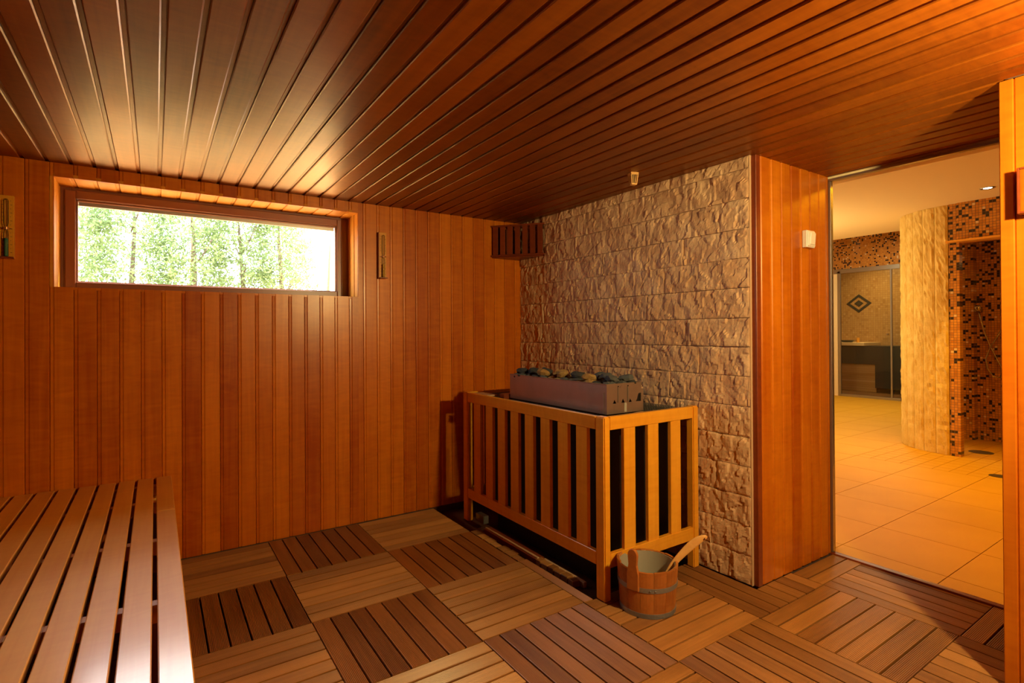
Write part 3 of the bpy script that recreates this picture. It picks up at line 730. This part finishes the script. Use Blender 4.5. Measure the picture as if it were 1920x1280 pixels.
along('rail', 0.004, LL - .004, 2.255, 2.270, -.014, .004, 'dark_wood'); along('rail', 0.004, LL - .004, 2.006, 2.022, -.014, .006, 'dark_wood')
for k in range(7):
    s = .018 + k * (LL - .036 - .045) / 6
    along('slat', s, s + .045, 2.022, 2.255, -.004, .004, 'dark_wood', vert=True)
def tri(name, z0, z1, mat):
    p = [A - nn * .014 + Vector((.004, 0, 0)), B_ - nn * .014 + Vector((0, .004, 0)), Vector((2.652, 3.822, 0))]
    v = [(q.x, q.y, z0) for q in p] + [(q.x, q.y, z1) for q in p]
    me = mesh(name, v, [(0, 1, 2), (5, 4, 3), (0, 3, 4, 1), (1, 4, 5, 2), (2, 5, 3, 0)]); bm = bmesh.new(); bm.from_mesh(me); bmesh.ops.recalc_face_normals(bm, faces=bm.faces); bm.to_mesh(me); bm.free()
    link(name, me, mat, cs)
tri('bottom_board', 1.998, 2.008, 'dark_wood')
slab('gap_darkener', (2.40, 3.80, 2.012), (2.64, 3.818, 2.25), 'dark_wood', cs)  # dark board kept behind the slats so their gaps look dark

# ------------------------------------------------------------------ small things on walls
def hourglass(name, x0, x1, z0, z1, sand, fill, label):
    e = empty(name, ((x0 + x1) / 2, YB, z0), label, 'hourglass', 'sand timers on the window wall')
    slab('backboard', (x0, YB - .024, z0), (x1, YB - .001, z1), 'fence_wood', e, .002, axis='z')
    slab('side_strip', (x0 - .006, YB - .028, z0), (x0, YB - .001, z1), 'dark_wood', e, .001, axis='z')
    slab('bottom_ledge', (x0, YB - .05, z0), (x1, YB - .024, z0 + .008), 'dark_wood', e, .001)
    cx = (x0 + x1) / 2; zm = (z0 + z1) / 2 - (.01 if fill > .5 else 0); H = (z1 - z0) * .47
    prof = [(0, -H), (.008, -H + .004), (.0105, -H + .012), (.0105, -.03), (.008, -.012), (.002, 0), (.008, .012), (.0105, .03), (.0105, H - .012), (.008, H - .004), (0, H)]
    lathe('glass_tube', prof, 'tube_glass', e, Vector((cx, YB - .038, zm)), 16)
    lathe('sand', [(0, -H + .006), (.0085, -H + .012), (.0085, -H + .012 + .09 * (1 if fill else .8)), (0, -H + .018 + .09)], sand, e, Vector((cx, YB - .038, zm)), 14)
    lathe('collar', [(.0, -.006), (.0125, -.006), (.0125, .006), (0, .006)], 'brass', e, Vector((cx, YB - .038, zm)), 16)
    tube('wire_clip', [(cx - .022, YB - .03, zm), (cx, YB - .052, zm), (cx + .022, YB - .03, zm)], .0018, 'brass', e)
    ticks = []
    for k in range(14):
        z = z0 + .03 + k * (z1 - z0 - .06) / 13
        for s in (-1, 1):
            w0 = .016 if k % 2 else .02
            a = cx + s * .015; b = cx + s * w0 if s > 0 else cx - w0
            ticks.append(((min(a, b), YB - .0252, z), (max(a, b) + .002, YB - .0241, z + .002)))
    o = boxes('scale_marks', ticks, 'ink', e, kind='stuff')
hourglass('sand_timer', 1.375, 1.432, 1.775, 2.117, 'yellow_sand', 1, 'narrow wooden sand timer with yellow sand, right beside the window on the plank wall')
hourglass('sand_timer', -.678, -.618, 1.775, 2.108, 'green_sand', 1, 'wooden sand timer with green sand on the plank wall, left of the window')

ls = empty('light_switch', (3.19, YN1 - .002, 1.91), 'cream white rocker light switch on the narrow plank panel beside the doorway', 'switch')
slab('back_plate', (3.148, YN1 - .030, 1.858), (3.238, YN1 - .001, 1.958), 'white_plastic', ls, .003)
slab('cover_frame', (3.155, YN1 - .036, 1.865), (3.231, YN1 - .030, 1.951), 'white_plastic', ls, .002)
slab('rocker', (3.165, YN1 - .043, 1.874), (3.221, YN1 - .034, 1.942), 'white_plastic', ls, .002, rot=Matrix.Rotation(.07, 4, 'X'))

# ceiling sensor housing
sn = empty('sensor_housing', (2.38, 2.237, HC), 'small pale slotted wooden cup hanging from the ceiling near the stone wall', 'sensor')
def tap(name, s0, s1, z0, z1, mat, par, cx, cy, rot):
    v = [(-s0, -s0, z0), (s0, -s0, z0), (s0, s0, z0), (-s0, s0, z0), (-s1, -s1, z1), (s1, -s1, z1), (s1, s1, z1), (-s1, s1, z1)]
    me = mesh(name, v, [(0, 3, 2, 1), (4, 5, 6, 7), (0, 1, 5, 4), (1, 2, 6, 5), (2, 3, 7, 6), (3, 0, 4, 7)])
    return link(name, me, mat, par, Matrix.Translation((cx, cy, 0)) @ Matrix.Rotation(rot, 4, 'Z'))
RS = math.radians(-20)
tap('collar', .0235, .0245, HC - .014, HC + .001, 'ladle_wood', sn, 2.38, 2.237, RS)
tap('base', .0165, .0175, HC - .072, HC - .064, 'ladle_wood', sn, 2.38, 2.237, RS)
tap('core', .010, .015, HC - .064, HC - .014, 'black_steel', sn, 2.38, 2.237, RS)
for k in range(4):
    for f_ in range(4):
        o_ = -.0165 + k * .011
        mw = Matrix.Translation((2.38, 2.237, 0)) @ Matrix.Rotation(RS + f_ * math.pi / 2, 4, 'Z')
        v = []
        for z, s in ((HC - .066, .0165), (HC - .013, .0225)):
            for a, b in ((-.0022, -.002), (.0022, -.002), (.0022, .0), (-.0022, .0)): v.append((o_ * s / .0225 * 1.15 + a, -s + b, z))
        link('slat', mesh('slat', v, [(0, 3, 2, 1), (4, 5, 6, 7), (0, 1, 5, 4), (1, 2, 6, 5), (2, 3, 7, 6), (3, 0, 4, 7)]), 'ladle_wood', sn, mw)

# wooden instrument box on the near right wall
ib = empty('wall_box', (2.69, .54, 1.8), 'small dark red wooden box fixed high on the near plank wall beside the doorway', 'wall box')
slab('case_side', (2.640, .583, 1.797), (2.699, .590, 1.966), 'dark_wood', ib, .001)
slab('case_side', (2.640, .44, 1.797), (2.699, .447, 1.966), 'dark_wood', ib, .001)
slab('case_top', (2.640, .447, 1.959), (2.699, .583, 1.966), 'dark_wood', ib, .001)
slab('case_bottom', (2.640, .447, 1.797), (2.699, .583, 1.804), 'dark_wood', ib, .001)
slab('front_board', (2.645, .447, 1.804), (2.652, .583, 1.959), 'panel_wood', ib, .001)

# glass front of the niche
d1 = empty('door_1', (XD, YN1, 0), kind='structure')
slab('wall_channel', (XD - .004, YN1 - .016, .01), (XD + .026, YN1 - .002, HC - .03), 'alu', d1, .001)
slab('head_channel', (XD - .004, YN0 + .002, HC - .028), (XD + .026, YN1 - .002, HC - .014), 'alu', d1, .001)
slab('pane', (XD + .006, YN0 + .01, .012), (XD + .014, YN1 - .016, HC - .028), 'glass', d1)

# ------------------------------------------------------------------ hall beyond the doorway
HH = 2.74
boxes('wall_hall', [((XD + .06, YN1 + .06, -.1), (XD + .16, 8, 3.5)), ((XD + .06, -4, -.1), (XD + .16, YN0 - .02, 3.5)), ((XD + .02, YN0 - .02, HC - .012), (XD + .16, YN1 + .07, 3.5)),
                    ((XD, 7.9, -.1), (15, 8, 3.5)), ((XD, -4.1, -.1), (15, -4, 3.5))], 'plaster', kind='structure')
boxes('ceiling_hall', [((XD + .15, -4, HH), (8.52, 8, 2.9)), ((8.52, -4, 3.35), (15, 8, 3.5)), ((8.5, -4, 2.9), (8.52, 8, 3.4))], 'plaster', kind='structure')
fh = boxes('floor_hall', [((XD + .03, -4, -.1), (15, 8, -.004))], 'grout', kind='structure')
M['hall_tile'] = None
def halltile():
    m, nt, b = nodes('hall_floor_tile'); N = nt.nodes; L = nt.links
    tc = N.new('ShaderNodeTexCoord'); oi = N.new('ShaderNodeObjectInfo'); n = N.new('ShaderNodeTexNoise'); n.inputs['Scale'].default_value = 3; n.inputs['Detail'].default_value = 5
    L.new(tc.outputs['Object'], n.inputs['Vector'])
    c = mixc(nt, n.outputs['Fac'], srgb(200, 148, 26), srgb(218, 168, 42)); c = mixc(nt, math_(nt, 'MULTIPLY', oi.outputs['Random'], .25), c, srgb(204, 150, 32))
    L.new(c, b.inputs['Base Color']); b.inputs['Roughness'].default_value = .55; b.inputs['Specular IOR Level'].default_value = .25
    return m
M['hall_tile'] = halltile()
tp = .545
for i in range(-1, 16):
    for j in range(-7, 9):
        x0, y0 = 3.65 + i * tp, 1.66 + j * tp
        if x0 + tp < XD + .04 or x0 > 12: continue
        cx, cy = x0 + tp / 2, y0 + tp / 2
        # only the field seen through the doorway
        lo, hi = cx * (.65 / 2.7) * .55 - .3, cx * (YN1 / XD) * 1.08 + .5
        if not lo < cy < hi: continue
        a = (max(x0, XD + .032), y0); b = (x0 + tp, y0 + tp)
        g = .0022
        if 6.3 < cx < 8.4 and cy < 2.5:
            for p in range(4):
                for q in range(4):
                    s = tp / 4
                    slab('tile', (x0 + p * s + g, y0 + q * s + g, -.004), (x0 + (p + 1) * s - g, y0 + (q + 1) * s - g, .002), 'hall_tile', fh)
        else:
            slab('tile', (a[0] + g, a[1] + g, -.004), (b[0] - g, b[1] - g, .002), 'hall_tile', fh, axis='x')
# curved shower wall clad with rough stone panels
cc = Vector((7.85, 2.17, 0)); R = .645
def arcwall(name, a0, a1, r0, r1, z0, z1, mat, parent, rough=0, seed=0, kind=None):
    nu = max(2, int(abs(a1 - a0) * r0 / .02)) if rough else max(2, int(abs(a1 - a0) / .12)); nv = 60 if rough else 1
    v = []; f = []
    for j in range(nv + 1):
        for i in range(nu + 1):
            a = a0 + (a1 - a0) * i / nu; z = z0 + (z1 - z0) * j / nv
            d = rough * (noise.noise(Vector((i * .6 + seed * 9, z * 20, seed))) + .6 * noise.noise(Vector((i * 1.3 + seed, z * 28, seed + 2)))) if 0 < i < nu else -.006 * (rough > 0)
            r = r0 + d; v.append((cc.x + r * math.cos(a), cc.y + r * math.sin(a), z))
    o = len(v)
    for j in range(nv + 1):
        for i in range(nu + 1):
            a = a0 + (a1 - a0) * i / nu; z = z0 + (z1 - z0) * j / nv; v.append((cc.x + r1 * math.cos(a), cc.y + r1 * math.sin(a), z))
    W_ = nu + 1
    for j in range(nv):
        for i in range(nu):
            a = j * W_ + i; f.append((a, a + 1, a + W_ + 1, a + W_)); a += o; f.append((a + W_, a + W_ + 1, a + 1, a))
        a = j * W_; f.append((a, a + W_, a + W_ + o, a + o)); a = j * W_ + nu; f.append((a + o, a + W_ + o, a + W_, a))
    for i in range(nu):
        f.append((i, i + o, i + 1 + o, i + 1)); a = nv * W_ + i; f.append((a, a + 1, a + 1 + o, a + o))
    me = mesh(name, v, f); bm = bmesh.new(); bm.from_mesh(me); bmesh.ops.recalc_face_normals(bm, faces=bm.faces); bm.to_mesh(me); bm.free()
    ob = link(name, me, mat, None)
    if parent is not None: ob.parent = parent
    if kind: ob['kind'] = kind
    return ob
cw = arcwall('wall_shower', math.radians(178.5), math.radians(55), R - .02, R - .09, .002, HH, 'mosaic_yz', None, kind='structure')
for k in range(10):
    a0 = 179.6 - k * 11.7
    arcwall('stone_panel', math.radians(a0), math.radians(a0 - 11.3), R, R - .021, .004, HH - .002, 'column_stone', cw, .011, k)
# mosaic end of that wall, header, inner wall
boxes('trim_2', [((7.205, 2.075, .003), (7.30, 2.166, HH))], 'mosaic_yz', kind='structure')
hd_ = boxes('wall_header', [((7.19, -.4, 2.335), (7.30, 2.088, HH))], 'mosaic_yz', kind='structure')
tag(boxes('header_shelf', [((7.12, -.4, 2.315), (7.33, 2.17, 2.335))], 'amber'), 'thin amber ledge under the mosaic header of the shower', 'shelf')
boxes('wall_inner_shower', [((8.46, 2.3, 0), (8.56, 2.75, HH)), ((8.56, -1.5, 0), (8.66, 2.3, HH))], 'mosaic_yz', kind='structure')
# far wall with steam room front
boxes('wall_far', [((12, -4, 0), (12.1, 4.36, 3.4)), ((12, 5.60, 0), (12.1, 8, 3.4)), ((12, 4.36, 2.66), (12.1, 5.60, 3.4))], 'mosaic_yz', kind='structure')
boxes('wall_steam_room', [((14, 4, 0), (14.1, 7.6, 3.4)), ((12.1, 4.0, 0), (14, 4.1, 3.4)), ((12.1, 7.5, 0), (14, 7.6, 3.4)), ((12.1, 4, 3.0), (14, 7.6, 3.1))], 'sand_mosaic', kind='structure')
d2 = empty('door_2', (12, 5, 0), kind='structure')
slab('jamb', (11.97, 5.50, 0), (12.06, 5.60, 2.66), 'plaster', d2)
slab('frame', (11.96, 5.44, .0), (12.0, 5.50, 2.62), 'alu', d2, .004)
slab('frame', (11.96, 4.36, 2.57), (12.02, 5.60, 2.66), 'alu', d2, .004)
slab('frame', (11.96, 4.36, .0), (12.02, 5.46, .05), 'alu', d2, .004)
slab('edge_strip', (11.96, 4.50, .05), (11.99, 4.53, 2.57), 'alu', d2, .002)
slab('pane', (11.98, 4.52, .05), (11.99, 5.44, 2.57), 'steam_glass', d2)
slab('pane', (12.0, 4.36, .05), (12.01, 4.51, 2.57), 'steam_glass', d2)
slab('knob', (11.93, 4.56, 1.28), (11.96, 4.59, 1.31), 'chrome', d2, .004)
sb = empty('steam_bench', (13.6, 5.6, 0), 'tiled bench with cream slab and dark teal front behind the glass door', 'bench')
slab('slab_top', (13.15, 5.49, 1.03), (13.98, 6.6, 1.10), 'plaster', sb, .004)
slab('front_face', (13.22, 5.30, .62), (13.98, 7.4, 1.03), 'dark_stone', sb)
slab('base', (13.26, 5.30, .0), (13.98, 7.4, .62), 'sand_mosaic', sb)
slab('side_block', (13.2, 4.3, .10), (13.98, 5.30, 1.03), 'dark_stone', sb)
bwl = lathe('bowl', [(0, 0), (.10, .0), (.16, .05), (.15, .05), (.09, .012), (0, .012)], 'dark_stone', None, Vector((13.4, 5.95, 1.10)), 20)
tag(bwl, 'dark shallow bowl standing on the cream slab behind the glass door', 'bowl')
cd = lathe('candle', [(0, 0), (.03, 0), (.03, .11), (0, .11)], 'amber', None, Vector((13.35, 5.70, 1.10)), 12); tag(cd, 'small amber candle beside the dark bowl behind the glass door', 'candle')
dm = empty('diamond_inlay', (13.99, 5.95, 1.7), 'dark double diamond mosaic ornament on the sand-coloured wall behind the glass door', 'ornament')
def diamond(name, r0, r1, mat, x):
    v = [(x, 5.952 + r0 * c, 2.02 + r0 * .80 * s) for c, s in ((1, 0), (0, 1), (-1, 0), (0, -1))]; f = []
    if r1: 
        v += [(x, 5.952 + r1 * c, 2.02 + r1 * .80 * s) for c, s in ((1, 0), (0, 1), (-1, 0), (0, -1))]; f = [(i, (i + 1) % 4, (i + 1) % 4 + 4, i + 4) for i in range(4)]
    else: f = [(0, 1, 2, 3)]
    n = len(v); v += [(a + .012, b, c) for a, b, c in v]; f += [tuple(q + n for q in g)[::-1] for g in f]
    if r1: f += [(i, (i + 1) % 4, (i + 1) % 4 + n, i + n) for i in range(4)]
    else: f += [(i, (i + 1) % 4, (i + 1) % 4 + n, i + n) for i in range(4)]
    o = link(name, mesh(name, v, f), mat, None); o.parent = dm; o.matrix_local = WM[dm.name].inverted()
diamond('outer_diamond', .275, .19, 'dark_stone', 13.99); diamond('inner_diamond', .10, 0, 'dark_stone', 13.99)
# shower fittings
sh = empty('hand_shower', (8.5, 2.2, .8), 'chrome hand shower with looping hose on the dark mosaic wall inside the shower', 'shower')
tube('shower_head', [(8.40, 2.247, 1.66), (8.46, 2.235, 1.60)], .03, 'chrome', sh, 12)
tube('hose', [(8.44, 2.24, 1.58), (8.44, 2.215, 1.45), (8.44, 2.18, 1.3), (8.44, 2.13, 1.15), (8.44, 2.07, 1.0), (8.44, 2.02, .88), (8.44, 2.05, .80), (8.44, 2.11, .80), (8.44, 2.165, .9), (8.44, 2.18, 1.02), (8.44, 2.14, 1.15), (8.44, 2.08, 1.27), (8.44, 2.02, 1.4)], .008, 'chrome', sh, 6)
tube('wall_bracket', [(8.46, 2.245, 1.62), (8.555, 2.245, 1.62)], .018, 'chrome', sh, 8)
for n_, (x, y, r) in enumerate(((7.67, 2.03, .11), (6.55, 1.61, .07))):
    o = lathe('floor_drain', [(0, .0045), (r, .0045), (r, .0022), (0, .0022)], 'drain', None, Vector((x, y, 0)), 24)
    tag(o, ('round floor drain inside the shower behind the curved wall', 'small round floor drain in the bright tiles in front of the shower')[n_], 'drain')
dl = empty('downlight', (6.68, 1.70, HH), 'small round glowing downlight recessed in the hall ceiling', 'ceiling light')
lathe('trim_ring', [(.035, -.002), (.055, -.006), (.06, .001), (.035, .001)], 'alu', dl, Vector((6.68, 1.70, HH)), 24)
lathe('bulb', [(0, -.003), (.033, -.003), (.033, .0)], 'downlight_glow', dl, Vector((6.68, 1.70, HH)), 20)

# ------------------------------------------------------------------ garden outside the window
boxes('ground_outside', [((-12, YB + .33, .9), (3.4, 16, 1.0))], 'soil', kind='structure')
def tree(x, y, h, rad, nleaf, mat, label, group, seed, lean=0):
    rnd = random.Random(seed); e = empty('conifer', (x, y, 1.0), label, 'tree', group)
    pts = [(x + lean * t * t + .03 * math.sin(t * 5 + seed), y, 1.0 + h * t) for t in (0, .25, .5, .75, .95)]
    tube('trunk', pts, .03, 'bark', e, 7, radii=[.035, .03, .024, .016, .006])
    for k in range(5):
        z = 1.2 + rnd.random() * h * .7; a = rnd.random() * 6.3; l = rad * rnd.uniform(.5, .9)
        tube('branch', [(x, y, z), (x + l * .5 * math.cos(a), y + l * .5 * math.sin(a), z + .12), (x + l * math.cos(a), y + l * math.sin(a), z + .3)], .008, 'bark', e, 5)
    v = []; f = []
    for s in range(nleaf // 14):
        tz = rnd.random(); a = rnd.uniform(0, 2 * math.pi); rr = rad * (1 - tz * .35) * math.sqrt(rnd.uniform(.05, 1))
        c = Vector((x + rr * math.cos(a), y + rr * math.sin(a), 1.05 + h * tz)); out = Vector((math.cos(a), math.sin(a), rnd.uniform(.1, 1.2))).normalized()
        for q in range(14):
            p = c + out * rnd.uniform(0, .13) + Vector((rnd.gauss(0, .03), rnd.gauss(0, .03), rnd.gauss(0, .03)))
            d = Vector((rnd.gauss(0, 1), rnd.gauss(0, 1), rnd.gauss(0, 1))).normalized(); d2 = d.cross(Vector((rnd.gauss(0, 1), rnd.gauss(0, 1), rnd.gauss(0, 1)))).normalized()
            s1, s2 = rnd.uniform(.014, .03), rnd.uniform(.006, .012); b = len(v)
            v += [p - d * s1, p + d2 * s2, p + d * s1, p - d2 * s2]; f.append((b, b + 1, b + 2, b + 3))
    fo = link('foliage', mesh('foliage', v, f), mat, None); fo.parent = e; fo.matrix_local = WM[e.name].inverted()
POS = ('leftmost', 'second from the left', 'third from the left', 'fourth from the left', 'rightmost')
for k, x in enumerate((-.72, -.20, .32, .80, 1.20)):
    tree(x, 6.5 + .15 * (k % 2), 1.9, .40, 12000, 'leaf', 'feathery green conifer of the hedge outside the window, ' + POS[k], 'hedge conifers outside the window', k + 3)
tree(2.25, 8.4, 2.1, .55, 1500, 'leaf_pale', 'sparse pale reddish shrub beyond the hedge, at the bright right end of the window', 'shrubs beyond the hedge', 40)
